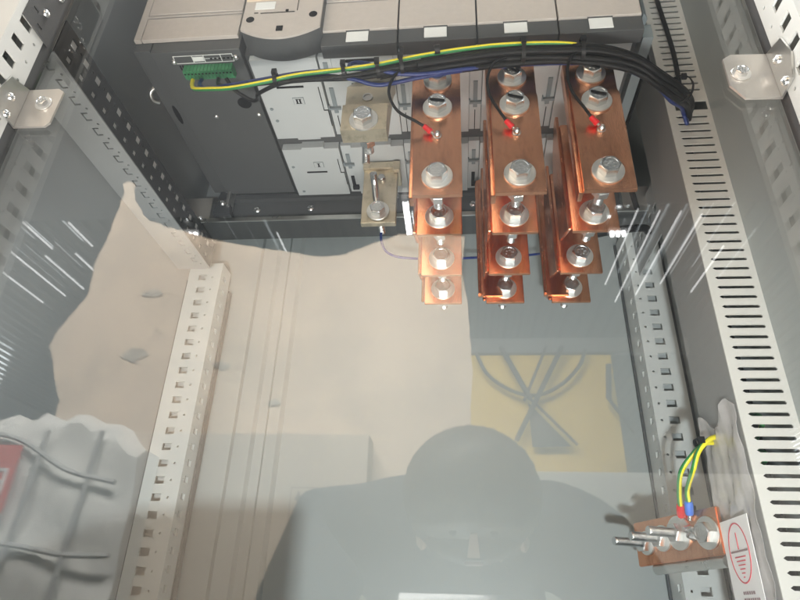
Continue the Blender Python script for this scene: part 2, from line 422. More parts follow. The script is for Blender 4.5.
# back panel, folded ribs along Z
bm = BM()
prof = [(-.49, .945), (-.37, .945), (-.362, .938), (-.335, .938), (-.330, .945), (-.315, .945), (-.310, .938), (-.292, .938), (-.286, .945), (.25, .945), (.36, .945)]
fr = [bm.verts.new((x, y, ZB)) for x, y in prof]; to = [bm.verts.new((x, y, ZT)) for x, y in prof]
for i in range(len(fr) - 1): bm.faces.new((fr[i], fr[i + 1], to[i + 1], to[i]))
e = bmesh.ops.extrude_face_region(bm, geom=list(bm.faces)); bmesh.ops.translate(bm, vec=(0, .004, 0), verts=[g for g in e['geom'] if isinstance(g, bmesh.types.BMVert)])
obj('back_panel', bm, 'paint_back', cab)
bm = BM(); bx(bm, XL - .003, XL, .352, .940, ZB, ZT); obj('side_panel', bm, 'paint_dk', cab)
bm = BM(); bx(bm, XR, XR + .003, .352, .940, ZB, ZT); obj('side_panel', bm, 'paint_back', cab)
bm = BM(); bx(bm, -.52, .39, .352, .949, ZT, ZT + .003); obj('roof_panel', bm, 'paint_dk', cab)
bm = BM(); bx(bm, -.52, .39, .352, .949, ZB - .003, ZB); obj('base_panel', bm, 'paint_dk', cab)
P = .025
def zs(z0, a, b):
    k0 = math.ceil((a - z0) / P); return [z0 + k * P for k in range(k0, int((b - z0) / P) + 1)]
# rear uprights: front face with square holes and dots, inner side face with slots
def rear_upright(xo, xi, yf, yb, hz, side, zlo, zhi):
    """xo outer x, xi inner fold x"""
    u = BM(); lo, hi = sorted((xo, xi))
    sgn = 1 if xi > xo else -1
    hc = xo + sgn * .026; dc = xo + sgn * .044
    hs = []
    for z in zs(hz, zlo + .02, zhi - .02):
        hs.append(rect(hc - .0072, hc + .0072, z - .0055, z + .0055)); hs.append(circ(dc, z, .0019))
    holes_plate(u, (0, yf, 0), (1, 0, 0), (0, 0, 1), rect(lo, hi, zlo, zhi), hs, (0, .002, 0))
    hs = []
    for z in zs(hz + .004, zlo + .02, zhi - .02):
        yc = yf + .018
        hs.append([(yc - .006, z - .005), (yc + .006, z - .005), (yc + .006, z + .005), (yc - .006, z + .005)])
        hs.append(circ(yf + .007, z - .0005, .0014, 6))
    holes_plate(u, (xi, 0, 0), (0, 1, 0), (0, 0, 1), rect(yf + .002, yb, zlo, zhi), hs, (-sgn * .002, 0, 0))
    bx(u, lo + (.002 if sgn < 0 else 0), hi - (.002 if sgn > 0 else 0), yf + .022, yf + .024, zlo, zhi)  # folded web behind the holes
    return u
obj('rear_upright', rear_upright(-.473, -.414, .885, .925, .0165, 1, ZB, .545), 'paint', cab)
obj('rear_upright', rear_upright(.340, .287, .885, .938, .0125, -1, ZB, .60), 'paint', cab)
bm = BM(); bx(bm, -.4748, -.4735, .886, .935, ZB, .512); bx(bm, .3405, .3445, .887, .935, ZB, .6); bx(bm, -.4135, -.4105, .926, .938, ZB, .51); bx(bm, .2835, .2868, .9385, .9435, ZB, .6)
obj_split('rubber_seal', bm, 'rail_dk', cab)
# front uprights: side face X const with long holes, front flange
def front_upright(xf, sgn, hz):
    u = BM(); hs = []
    zlo, zhi = ZB, .9
    for z in zs(hz, zlo + .02, zhi - .02):
        hs.append(rect(.3545, .3695, z - .0052, z + .0052)); hs.append(circ(.379, z - .009, .0018))
    holes_plate(u, (xf, 0, 0), (0, 1, 0), (0, 0, 1), rect(.348, .3875, zlo, zhi), hs, (sgn * .002, 0, 0))
    a, b = sorted((xf, xf + sgn * .062)); bx(u, a, b, .346, .348, zlo, zhi)
    a, b = sorted((xf + sgn * .002, xf + sgn * .03)); bx(u, a, b, .3855, .3875, zlo, zhi)
    return u
obj('front_upright', front_upright(-.42, -1, .505), 'paint', cab)
obj('front_upright', front_upright(.277, 1, .4735), 'paint', cab)
bm = BM(); bx(bm, -.4225, -.4205, .388, .401, ZB, .9); bx(bm, .2785, .2805, .388, .401, ZB, .9)
obj_split('dark_return_strip', bm, 'rail_dk', cab)
# depth rails (left seen from below): underside strip with C holes, dark inner web with square holes
bm = BM(); hs = []
for k in range(17):
    y = .412 + k * P
    hs.append([(-.4395, y), (-.4315, y), (-.4315, y + .0022), (-.4375, y + .0022), (-.4375, y + .011), (-.4315, y + .011), (-.4315, y + .0132), (-.4395, y + .0132)])
    hs.append(circ(-.428, y + .019, .0016, 6))
holes_plate(bm, (0, 0, .512), (1, 0, 0), (0, 1, 0), rect(-.4745, -.419, .402, .848), hs, (0, 0, .002))
obj('depth_rail', bm, 'paint_dk', cab)
bm = BM(); hs = []
for k in range(17):
    y = .418 + k * P
    hs.append(rect(y, y + .011, .5425, .5535)); hs.append(circ(y + .018, .5485, .0022, 6)); hs.append(rect(y + .002, y + .010, .522, .530))
holes_plate(bm, (-.419, 0, 0), (0, 1, 0), (0, 0, 1), rect(.402, .848, .514, .562), hs, (-.002, 0, 0))
obj('depth_rail_web', bm, 'web', cab)
bm = BM(); bx(bm, -.4230, -.4215, .402, .848, .5145, .5605); obj('depth_rail_liner', bm, 'liner', cab)
bm = BM(); hs = []
for k in range(19):
    y = .412 + k * P
    hs.append(rect(y, y + .013, .55, .562)); hs.append(circ(y + .019, .556, .0018, 6))
holes_plate(bm, (.30, 0, 0), (0, 1, 0), (0, 0, 1), rect(.74, .884, .505, .60), [h for h in hs if h[0][0] > .75], (.002, 0, 0))
obj('depth_rail', bm, 'paint_dk', cab)
# support beam across the back under the switch
bm = BM()
bx(bm, -.40, .262, .800, .804, .577, .622); bx(bm, -.47, .30, .796, .850, .5715, .5755)
bx(bm, -.40, .262, .790, .7995, .612, .622)
sb = obj('support_beam', bm, 'rail_dk', cab)
bm = BM(); bx(bm, -.47, .30, .7925, .7955, .5700, .5770); obj('beam_lip', bm, 'galv', cab)
bm = BM(); bx(bm, -.469, -.412, .7935, .7952, .577, .620); obj('beam_end_plate', bm, 'zincplate', cab)
bm = BM(); bx(bm, .264, .311, .7935, .7952, .577, .617); obj('beam_end_plate', bm, 'zincplate', cab)
for x in (-.333, -.241, -.13, .029, .125):
    part('screw', SCREW, cab, (x, .800, .597)).scale = (1.9, 1.4, 1.9)
bm = BM(); bx(bm, -.46, .30, .86, .88, .66, .99); obj('upper_back_plate', bm, 'paint_dk', cab)
bm = BM(); bx(bm, -.418, -.150, .42, .424, ZB, -.038, .001); obj('unseen_shadow_plate', bm, 'paint', cab)  # unseen plate, added to shade the lower left of the interior
# small cable clamp on the left of the beam
t = thing('cable_clamp', 'small dark cable clamp with a screw on the left end of the beam', 'clamp')
bm = BM(); prism(bm, [(-.398, .786, .572), (-.368, .786, .572), (-.374, .786, .612), (-.390, .786, .618)], (0, -.012, 0)); obj('clamp_body', bm, 'tube_blk', t)
bm = BM(); bx(bm, -.376, -.371, .768, .79, .585, .632, .001); obj('clamp_strap', bm, 'galv', t)
part('screw', SCREW, t, (-.383, .773, .592)).scale = (1.7, 1.7, 1.7)

# ================================================================== brackets, slotted plate and clear cover
def bracket(xf, sgn, outline, bolt, name_lab, z0, z1, screws, apex):
    """flange on the upright (plane x=xf), plate in the XZ plane at y=.400"""
    t = thing('cover_bracket', name_lab, 'bracket', 'brackets holding the clear cover')
    bm = BM(); prism(bm, [(x, .3935, z) for x, z in outline], (0, .0022, 0)); obj('bracket_plate', bm, 'zincplate', t)
    bm = BM(); xx = xf - sgn * .0005
    prism(bm, [(xx, .3932, z0), (xx, .3932, z1), (xx, apex, z1 - .007), (xx, apex - .006, (z0 + z1) / 2 - .004), (xx, apex + .003, z0 + .002)], (-sgn * .0018, 0, 0))
    obj('flange', bm, 'galv', t)
    for y, z in screws:
        s = part('screw', SCREW, t, (xx - sgn * .0018, y, z), (0, 0, -sgn * PI / 2)); s.scale = (1.15, 1.2, 1.15)
    b = part('bolt', BOLT_S, t, (bolt[0], .3920, bolt[1])); part('washer', WASH_S, b, (0, .0012, 0))
    return t
bracket(-.42, -1, [(-.4195, .399), (-.4195, .4475), (-.387, .4475), (-.381, .443), (-.383, .403), (-.387, .3985)],
        (-.3965, .4275), 'left zinc L bracket bolting the clear cover to the perforated upright', .399, .4475, ((.3775, .4215), (.380, .4025)), .370)
bracket(.277, 1, [(.2765, .395), (.2765, .4475), (.245, .4488), (.2375, .4435), (.237, .412), (.2465, .396)],
        (.2485, .4245), 'right zinc L bracket bolting the clear cover to the perforated upright', .395, .4475, ((.382, .4265), (.382, .4015)), .371)
t = thing('slotted_plate', 'dark slotted fixing plate on the upper left upright', 'plate')
bm = BM()
hs = [[(.3605, .5245), (.3635, .5225), (.3705, .5225), (.3675, .5245)]]
hs = [rect(.360, .367, .527, .5295), rect(.371, .378, .5155, .518), rect(.360, .366, .546, .5485)]
holes_plate(bm, (-.4196, 0, 0), (0, 1, 0), (0, 0, 1), rect(.3535, .3925, .5085, .62), hs, (.0016, 0, 0)); obj('plate', bm, 'rail_dk', t)
for (y, z) in ((.3745, .5365), (.366, .5600), (.383, .572)):
    part('screw', SCREW, t, (-.4178, y, z), (0, 0, PI / 2)).scale = (1.2, 1.2, 1.2)
bm = BM(); bx(bm, -.4185, .2745, .3962, .4002, ZB, .93, .0004)
tag(obj('clear_cover', bm, 'pane'), 'clear acrylic cover sheet in front of the whole cabinet, full of reflections', 'cover')

# ================================================================== POWER SWITCH
sw = thing('power_switch', 'large grey four-pole transfer switch across the top of the cabinet', 'switch')
bm = BM(); bx(bm, -.262, .2205, .505, .775, .618, .96); obj('body', bm, 'sw_dark', sw)
bm = BM(); bx(bm, -.3785, -.2635, .4905, .776, .6125, .96, .001); bx(bm, -.402, -.380, .4905, .776, .6165, .96, .001); bx(bm, -.380, -.3785, .495, .77, .62, .96)
obj('control_block', bm, 'sw_dark', sw)
bm = BM(); bx(bm, -.4015, -.3925, .484, .490, .630, .93, .0008); bx(bm, -.3925, -.2665, .484, .490, .672, .674); bx(bm, -.3915, -.2665, .4845, .490, .6305, .6695, .0006)
bx(bm, -.3915, -.2665, .4835, .490, .6765, .93, .0008); obj('front_plate', bm, 'sw_front', sw)
# operating dome with curved lower edge
def arc(x0, x1, zside, zmid, n=20):
    out = []
    for i in range(n + 1):
        t = i / n; out.append((x0 + (x1 - x0) * t, zmid + (zside - zmid) * (2 * t - 1) ** 2))
    return out
A = arc(-.2565, -.1585, .6205, .6035)
bm = BM(); prism(bm, [(x, .470, z) for x, z in A] + [(-.1585, .470, .93), (-.2565, .470, .93)], (0, .003, 0)); obj('dome_front', bm, 'sw_front', sw)
bm = BM(); prism(bm, [(x, .4731, z) for x, z in A] + [(-.1585, .4731, .93), (-.2565, .4731, .93)], (0, .032, 0)); obj('dome_rim', bm, 'sw_dark', sw)
bm = BM(); bx(bm, -.2555, -.1595, .4685, .4698, .671, .681); obj('front_band', bm, 'sw_cream', sw)
bm = BM(); bx(bm, -.236, -.186, .460, .4698, .686, .76, .002); obj('handle', bm, 'sw_dark', sw)
bm = BM(); bx(bm, -.243, -.218, .4690, .4698, .655, .668); obj('blank_label', bm, 'label', sw)
bm = BM()
for x, z in ((-.2465, .6375), (-.1685, .6415)): lathe(bm, (x, .4699, z), (0, -1, 0), [(0, .0003), (.0052, .0003), (.0052, 0), (0, 0)], 20)
bx(bm, -.2115, -.2035, .4688, .4699, .6145, .6225); bx(bm, -.2035, -.200, .4688, .4699, .649, .652)
obj_split('front_hole', bm, 'sw_dark2', sw)
bm = BM()  # engraved outline of the label field
for s in ((-.243, -.238, .6485, .6492), (-.235, -.192, .6475, .6482)): bx(bm, s[0], s[1], .4692, .4699, s[2], s[3])
bx(bm, -.1895, -.1888, .4692, .4699, .650, .671); stuff(obj('groove', bm, 'sw_dark2', sw))
# pole covers
seam = [-.1605, -.066, .0285, .1235, .2205]
for i in range(4):
    a, b = seam[i] + .0010, seam[i + 1] - .0010
    bm = BM(); bx(bm, a, b, .484, .490, .6275, .679 if i == 0 else .93, .0008); o = obj('pole_cover', bm, 'sw_front', sw)
    if i == 0:
        bm = BM(); bx(bm, a, b, .484, .490, .6815, .93, .0008); obj('pole_cover', bm, 'sw_front', sw)
    bm = BM(); bx(bm, a, b, .4865, .505, .6035, .6270, .0006); obj('cover_edge', bm, 'sw_dark', sw)
    c = (a + b) / 2 + (-.002 if i < 3 else .0)
    bm = BM(); bx(bm, c - .0135, c + .0135, .4852, .4864, .6085, .6255, .0003); obj('label_plate', bm, 'label', sw)
    bm = BM(); bx(bm, c - .0145, c + .0145, .4845, .4864, .6258, .6272, .0003); obj('label_clip', bm, 'sw_dark', sw)
bm = BM(); prism(bm, [(.2215, .4840, .628), (.2275, .492, .628), (.2275, .492, .93), (.2215, .484, .93)], (0, .25, 0)); bx(bm, .2215, .2335, .50, .775, .6055, .6275)
obj_split('end_cheek', bm, 'sw_mid', sw)
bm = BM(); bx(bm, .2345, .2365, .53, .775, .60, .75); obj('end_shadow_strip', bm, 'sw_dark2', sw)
# underside, facing down: strip with slots, covers II and covers I
def tabbed(x0, x1, y0, y1, z0, z1, tab_front=0, tab_back=0):
    c = (x0 + x1) / 2 + .004; w_ = .0165; pts = [(x0, y0)]
    if tab_front: pts += [(c - w_, y0), (c - w_, y0 - tab_front), (c + w_, y0 - tab_front), (c + w_, y0)]
    pts += [(x1, y0), (x1, y1)]
    if tab_back: pts += [(c + w_, y1), (c + w_, y1 + tab_back), (c - w_, y1 + tab_back), (c - w_, y1)]
    pts += [(x0, y1)]
    b = BM(); prism(b, [(x, y, z0) for x, y in pts], (0, 0, z1 - z0)); return b
secs = [(-.2555, -.1705)] + [(seam[i] + .0085, seam[i + 1] - .0085) for i in range(4)]
for i, (a, b) in enumerate(secs):
    obj('terminal_cover', tabbed(a, b, .535, .6425, .6055, .6175, 0, .0035), 'sw_light', sw)
    obj('terminal_cover', tabbed(a, b, .6665, .775, .6055, .6175, .0035, 0), 'sw_light', sw)
    bm = BM(); bx(bm, a, b, .506, .5345, .6085, .6175); obj('cover_strip', bm, 'sw_light', sw)
    c = (a + b) / 2
    bm = BM(); bx(bm, c - .018, c + .018, .5465, .5495, .6049, .6057); bx(bm, c - .016, c + .016, .7165, .7195, .6049, .6057)
    if i: 
        bx(bm, c - .019, c + .017, .5115, .5165, .6079, .6087)
        for xx in (c - .019, c + .017): lathe(bm, (xx, .514, .6085), (0, 0, -1), [(0, .0006), (.0025, .0006), (.0025, 0), (0, 0)], 10)
    if i == 1: bx(bm, c - .012, c + .018, .5225, .5265, .6079, .6087)
    stuff(obj('vent_slot', bm, 'sw_dark2', sw))
    if i <= 1:
        for yy, n in ((.572, 2), (.701, 1)):
            if i == 0 or yy > .6:
                cc = c + .006
                if i == 1: continue
                bm = BM(); bx(bm, cc - .0075, cc + .0075, yy - .006, yy + .006, .6047, .6054); pl = obj('position_plate', bm, 'sw_mid', sw)
                bm = BM()
                bx(bm, cc - .0068, cc + .0068, yy - .0054, yy + .0054, .6043, .6048)
                o = obj('position_field', bm, 'sw_light', pl)
                bm = BM()
                for q in ([-.0021, .0021] if n == 2 else [0]): bx(bm, cc + q - .0011, cc + q + .0011, yy - .0036, yy + .0036, .6038, .6044)
                for q in (-.0036, .0036): bx(bm, cc - (.0040 if n == 2 else .0022), cc + (.0040 if n == 2 else .0022), yy + q - .0003, yy + q + .0003, .6038, .6044)
                stuff(obj('position_mark', bm, 'sw_dark2', pl))
    if i == 0:   # small screws and latches on the first pair of covers
        bm = BM()
        for (x, y) in ((-.248, .585), (-.246, .607), (-.248, .705), (-.245, .765)): lathe(bm, (x, y, .6056), (0, 0, -1), [(0, .0008), (.0022, .0008), (.0026, 0), (0, 0)], 12)
        obj_split('cover_latch', bm, 'sw_mid', sw)
for i, s in enumerate([seam[0]] + seam[1:4]):
    bm = BM(); bx(bm, s - .0078, s + .0078, .507, .6425, .610, .6175); bx(bm, s - .0078, s + .0078, .6665, .775, .610, .6175); stuff(obj('seam_strip', bm, 'sw_light', sw))
    bm = BM()
    for (y0, y1) in ((.556, .600), (.684, .716)):
        bx(bm, s - .0028, s + .0028, y0, y1, .6083, .6102)
        ym = y0 + (y1 - y0) * (.72 if y0 < .6 else .6)
        bx(bm, s - .0085, s + .0085, ym, ym + .0032, .6046, .6082); bx(bm, s - .0085, s - .0068, ym - .004, ym, .6046, .6082)
    bx(bm, s - .0028, s + .0028, .515, .535, .6083, .6102)
    stuff(obj('seam_latch', bm, 'sw_mid', sw))
    bm = BM(); bx(bm, s - .0026, s + .0026, .735, .757, .6083, .6102); bx(bm, s - .0026, s + .0075, .757, .763, .6040, .6102); bx(bm, s - .0005, s + .0005, .606, .6425, .6090, .6102)
    stuff(obj('seam_slot', bm, 'sw_dark2', sw))
# stepped grooves on the edge of the first cover
bm = BM()
for (y0, y1) in ((.55, .62), (.69, .75)):
    bx(bm, -.1765, -.1755, y0, y1 - .03, .6046, .6057); bx(bm, -.1765, -.1700, y1 - .03, y1 - .029, .6046, .6057)
    bx(bm, -.1710, -.1700, y1 - .03, y1, .6046, .6057)
stuff(obj('cover_groove', bm, 'sw_dark2', sw))
# underside of the control block: printed frame, connector, screws, cable hole
bm = BM(); fz0, fz1 = .6118, .6124
for (a, b, c, d) in ((-.352, -.275, .4965, .4972), (-.352, -.275, .5075, .5082), (-.352, -.3513, .4972, .5075), (-.2757, -.275, .4972, .5075), (-.328, -.3273, .4972, .5075), (-.313, -.3123, .4972, .5075), (-.291, -.2903, .4972, .5075), (-.3123, -.2903, .502, .5024)): bx(bm, a, b, c, d, fz0, fz1)
bx(bm, -.327, -.3135, .4990, .5055, fz0, fz1)
stuff(obj('printed_frame', bm, 'label', sw))
bm = BM(); lathe(bm, (-.285, .578, .6124), (0, 0, -1), [(0, .0005), (.0095, .0005), (.0095, 0), (0, 0)], 24); bx(bm, -.349, -.3475, .511, .518, fz0, fz1); bx(bm, -.3455, -.344, .511, .518, fz0, fz1)
for k in range(6): bx(bm, -.305 + k * .0055, -.302 + k * .0055, .5015, .5035, .6114, .6117)
obj_split('cable_hole', bm, 'sw_dark2', sw)
for x, y in ((-.3535, .505), (-.2715, .5025), (-.333, .600), (-.2715, .600)):
    part('screw', SCREW, sw, (x, y, .6124), (PI / 2, 0, 0)).scale = (1.1, 1.1, 1.1)
cn = BM(); 
for k in range(14):
    x = -.3425 + k * .0046; bx(cn, x, x + .0042, .5105, .5235, .600, .6124, .0003); bx(cn, x + .0003, x + .0039, .5235, .5275, .604, .6124)
con = stuff(obj('connector', cn, 'green', sw))
bm = BM()
for k in range(14):
    x = -.3425 + k * .0046 + .0021; lathe(bm, (x, .5150, .600), (0, 0, -1), [(0, .0003), (.0012, .0003), (.0014, 0), (0, 0)], 8)
    if k not in (6, 7, 8): bx(bm, x - .0013, x + .0013, .5268, .5285, .605, .609)
stuff(obj('connector_screw', bm, 'sw_dark2', con))
# latch on the left side of the block
bm = BM(); tube(bm, [(-.404, .553, .623), (-.410, .556, .617), (-.411, .566, .613), (-.405, .573, .615)], .0034, 8, 4); obj('side_latch', bm, 'galv', sw, 60)
bm = BM(); prism(bm, [(-.3895 + .010 * math.cos(q * PI / 6) * .35, .598 + .018 * math.sin(q * PI / 6), .6161) for q in range(12)], (0, 0, -.0004)); obj('side_slot', bm, 'sw_dark2', sw)

# ================================================================== neutral terminals
nt = thing('neutral_terminal', 'tan plated terminal block with a hex bolt, upper one left of the copper columns', 'terminal', 'neutral terminals')
bm = BM()
prism(bm, [(-.1275, .498, .478), (-.1275, .518, .478), (-.1275, .526, .512), (-.1275, .545, .575), (-.1275, .565, .604), (-.1275, .545, .604), (-.1275, .511, .560), (-.1275, .511, .5235), (-.1275, .506, .5185), (-.1275, .498, .517)], (.052, 0, 0))
bmesh.ops.bevel(bm, geom=[e for e in bm.edges if len(e.link_faces) == 2 and e.calc_face_angle(0) > .4], offset=.0010, segments=2, affect='EDGES')
obj('terminal_bar', bm, 'nickel', nt, 35)
add_bolt(nt, (-.1015, .498, .4925), spin=.5)
bm = BM(); lathe(bm, (-.1015, .5108, .541), (0, -1, 0), [(.0062, 0), (.0062, .0014), (.0045, .0014), (.0045, 0), (.0, 0)], 20); obj('threaded_hole', bm, 'zincplate', nt, 40)
nr = thing('neutral_terminal', 'tan plated terminal block hanging lower and deeper, half behind the upper one', 'terminal', 'neutral terminals')
bm = BM(); bx(bm, -.136, -.085, .702, .712, .495, .592, .0012); bx(bm, -.137, -.082, .696, .740, .590, .603, .0012); bx(bm, -.0915, -.081, .692, .70, .583, .600, .0012); obj('terminal_bar', bm, 'nickel', nr)
bm = BM(); lathe(bm, (-.108, .702, .571), (0, -1, 0), [(.0, 0), (.0062, 0), (.0062, .008), (.0048, .010), (0, .010)], 18); obj('stud', bm, 'bolt', nr, 40)
bm = BM(); tube(bm, [(-.116, .668, .5575), (-.1155, .680, .552), (-.114, .693, .535), (-.1115, .698, .520)], .0052, 12, 4); obj('long_bolt', bm, 'bolt', nr, 50)
add_bolt(nr, (-.111, .700, .514), nut=False, spin=.2)
bm = BM(); shank(bm, .0055, 0, .035); me = mesh_of('threaded_end', bm, 'bolt', 30); 
part('threaded_end', me, nt, (-.117, .600, .560), (-1.2, 0, 0))

# ================================================================== copper busbars, 3 columns x 4 depths
TY = [.500, .573, .666, .745]
CX = [-.0185, .0675, .1570]
HW = .0262
depth_names = ['nearest and longest', 'second from the front', 'third from the front', 'deepest']
col_names = ['left', 'middle', 'right']
def bar_front(x0, x1):
    """front bar with a joggle, profile in (y,z), local to (cx, ty)"""
    prof = [(0, .386), (0, .519), (.005, .531), (.005, .578)]
    t = .005; n = len(prof)
    outline = [(x0, y, z) for y, z in prof] + [(x0, y + t, z) for y, z in reversed(prof)]
    b = BM(); prism(b, outline, (x1 - x0, 0, 0))
    es = [e for e in b.edges if abs(e.verts[0].co.z - e.verts[1].co.z) < 1e-5 or abs(e.verts[0].co.x - e.verts[1].co.x) < 1e-5]
    bmesh.ops.bevel(b, geom=[e for e in b.edges if e.calc_face_angle(0) > 1.0], offset=.0011, segments=2, affect='EDGES')
    return b
def bar_plate(x0, x1, z0, z1, t=.005):
    b = BM(); bx(b, x0, x1, 0, t, z0, z1, .0013); return b
for ci, cx in enumerate(CX):
    for ti, ty in enumerate(TY):
        lab = ('%s copper busbar of the %s column, bolted at its lower end' % (depth_names[ti], col_names[ci]))
        if ti == 0: lab = 'long front copper busbar of the %s column with three big bolts and a red lug' % col_names[ci]
        t = thing('copper_busbar', lab, 'busbar', 'copper busbars hanging from the switch', (cx, ty, 0))
        if ti == 0:
            part('bar', mesh_of('bar', bar_front(-HW, HW), 'copper', 40), t)
            # side lip / second lamination seen behind the left edge
            b = BM(); bx(b, -HW - .004, -HW + .001, .0065, .022, .388, .575, .001); part('side_web', mesh_of('side_web', b, 'copper', 40), t)
            add_bolt(t, (.0, .005, .5565), mark=.55); add_bolt(t, (.0, .0, .5085), mark=.35 if ci else .2)
            add_bolt(t, (.0, .0, .410))
            s = part('contact_screw', SCREW, t, (.0, -.0005, .4665)); s.scale = (1.15, 2.2, 1.15)
        else:
            zt = [.0, .470, .470, .470][ti]
            part('bar', mesh_of('bar', bar_plate(-HW, HW, .386, .545), 'copper', 40), t)
            dpt = .055 if ti < 3 else .03
            b = BM()
            prism(b, [(-HW - .0045, .001, .389), (-HW - .0045, dpt, .410), (-HW - .0045, dpt, .505), (-HW - .0045, dpt - .012, .53), (-HW - .0045, .012, .56), (-HW - .0045, .001, .56)], (.0042, 0, 0))
            bmesh.ops.bevel(b, geom=[e for e in b.edges], offset=.0009, segments=1, affect='EDGES')
            part('side_web', mesh_of('side_web', b, 'copper', 40), t)
            add_bolt(t, (.0, .0, .4105 if ti < 3 else .4085))
# tall folded bars behind the middle and right columns (feeding the deep switch)
for cx, nm in ((CX[1], 'middle'), (CX[2], 'right')):
    t = thing('riser_busbar', 'tall dark copper riser bar with rounded top left of the %s column' % nm, 'busbar', 'copper riser bars', (cx, .742, 0))
    b = BM(); o_ = [(-.036, 0, .387), (-.026, 0, .387), (-.026, 0, .60)] ; 
    x0, x1 = (-.037, -.004); zt = .597
    o_ = [(x0, 0, .3935), (x1, 0, .3935), (x1, 0, zt), (x0 + .008, 0, zt), (x0 + .002, 0, zt - .003), (x0, 0, zt - .010)]
    prism(b, [(x, -.004, z) for x, y, z in o_], (0, .005, 0)); part('bar', mesh_of('bar', b, 'copper', 40), t)
    b = BM(); tube(b, [(x0 + .002, -.006, .3955), (x0 + .002, -.006, .47), (x0 + .0015, -.008, .54), (x0 + .004, -.008, .585)], .0022, 8, 6); part('rounded_edge', mesh_of('rounded_edge', b, 'copper', 60), t)

# ================================================================== small black sense wires with red lugs
def lugwire(pts, lugdir, lab, rest=None):
    t = thing('sense_wire', lab, 'wire', 'black sense wires with red lugs')
    b = BM(); tube(b, pts, .0017, 8, 10); obj('wire', b, 'black', t, 60)
    e = Vector(pts[-1]); d = Vector(lugdir).normalized()
    b = BM(); lathe(b, e - d * .002, d, [(0, 0), (.0026, 0), (.0031, .002), (.0031, .0065), (.0034, .0070), (.0034, .0105), (0, .0105)], 14); obj('lug_sleeve', b, 'red', t, 40)
    b = BM(); c = e + d * .0095; lathe(b, e + d * .008, d, [(.0016, 0), (.0018, .004), (.0, .004)], 10); lathe(b, (CUR, TY[0] - .0002, .4665), (0, -1, 0), [(.002, 0), (.0048, 0), (.0048, .0009), (.002, .0009), (.002, 0)], 18)
    obj('ring_tongue', b, 'bolt', t, 40)
CUR = CX[0]
lugwire([(-.052, .483, .555), (-.066, .480, .541), (-.072, .480, .515), (-.062, .482, .489), (-.042, .488, .478), (-.0315, .494, .4745)], (.9, .35, -.75), 'black wire looping left to the red lug on the left copper busbar')
CUR = CX[1]
lugwire([(.060, .482, .563), (.046, .480, .553), (.038, .480, .532), (.039, .482, .507), (.050, .488, .486), (.0575, .494, .4775)], (.8, .35, -.85), 'black wire running to the red lug on the middle copper busbar')
CUR = CX[2]
lugwire([(.150, .482, .568), (.134, .480, .560), (.125, .480, .536), (.127, .482, .508), (.140, .488, .486), (.1475, .494, .4775)], (.8, .35, -.85), 'black wire running to the red lug on the right copper busbar')

# ================================================================== cable bundle under the switch
def cable(pts, r, m, lab, cat='cable', group=None, twist=None, n=10):
    b = BM(); tube(b, pts, r, 10, n, twist); o = obj('cable', b, m, None, 60); tag(o, lab, cat, group); return o
def off(pts, dy, dz, dx=0): return [(x + dx, y + dy, z + dz) for x, y, z in pts]
base = [(-.27, .520, .558), (-.235, .498, .548), (-.177, .482, .545), (-.120, .478, .543), (-.085, .478, .546), (-.040, .479, .556), (.010, .479, .564), (.065, .480, .570), (.12, .481, .571), (.165, .483, .568), (.205, .492, .562), (.236, .510, .555), (.270, .545, .568), (.298, .585, .597), (.312, .615, .608), (.317, .650, .615)]
cable([(-.334, .524, .600), (-.330, .519, .585), (-.318, .508, .566), (-.290, .494, .549), (-.258, .484, .538), (-.215, .479, .540), (-.177, .476, .545), (-.120, .473, .547), (-.085, .473, .552), (-.040, .474, .563), (.010, .475, .572), (.060, .476, .577), (.120, .479, .578), (.155, .484, .574), (.19, .496, .564)], .0026, 'yg', 'yellow and green earth cable on top of the black bundle', 'cable', None, (.1, .35, -.75))
cable([(-.322, .524, .600), (-.318, .516, .582), (-.300, .503, .560), (-.262, .487, .546), (-.215, .481, .547), (-.177, .478, .550), (-.120, .476, .550), (-.09, .478, .549), (-.060, .482, .545), (-.03, .484, .5455), (.02, .487, .554), (.07, .494, .563)], .0024, 'blue', 'blue cable starting at the green connector along the bundle')
cable([(-.3, .524, .600), (-.29, .512, .575), (-.26, .494, .552), (-.215, .483, .542), (-.177, .480, .540), (-.120, .477, .5405)] + base[5:], .0026, 'black', 'black cable from the connector, lowest of the bundle at the left', 'cable', 'black cables in the bundle')
cable([(-.29, .524, .600), (-.28, .535, .590), (-.262, .548, .585), (-.25, .54, .578), (-.235, .51, .556), (-.19, .485, .545)] + off(base[3:], .006, .001), .0026, 'black', 'black cable sagging beside the round cable hole', 'cable', 'black cables in the bundle')
offs = [(.001, .0055), (.005, -.006), (.006, .011), (.012, .005), (-.002, -.0035), (.010, -.009), (.003, .001)]
for k, (dy, dz) in enumerate(offs):
    pts = off(base[4 + (k % 3):], dy, dz)
    pts = [(x, y + random.uniform(-.001, .001), z + random.uniform(-.001, .001)) for x, y, z in pts]
    o = cable(pts, .0037, 'black', 'black cable packed inside the bundle, entering the duct opening', 'cable', 'black cables inside the bundle')
cable([(-.19, .483, .549), (-.150, .482, .548), (-.115, .484, .543)] + off(base[4:12], .013, -.0070) + [(.262, .555, .558), (.288, .590, .583), (.300, .612, .592), (.306, .622, .585), (.312, .630, .612), (.313, .66, .617)], .0026, 'blue', 'blue cable dropping beside the black bundle into the duct opening')
cable([(-.118, .476, .549), (-.1195, .480, .562), (-.113, .486, .572), (-.1, .49, .5735), (-.092, .494, .5705), (-.087, .50, .568)], .0024, 'blue', 'short blue cable loop above the upper plated terminal')
cable([(-.110, .735, .50), (-.109, .735, .487), (-.103, .735, .470), (-.088, .735, .459), (-.066, .735, .455), (-.045, .745, .46), (-.02, .76, .468), (.10, .79, .49), (.14, .80, .50)], .0019, 'blue', 'thin dark blue cable arc below the lower plated terminal')
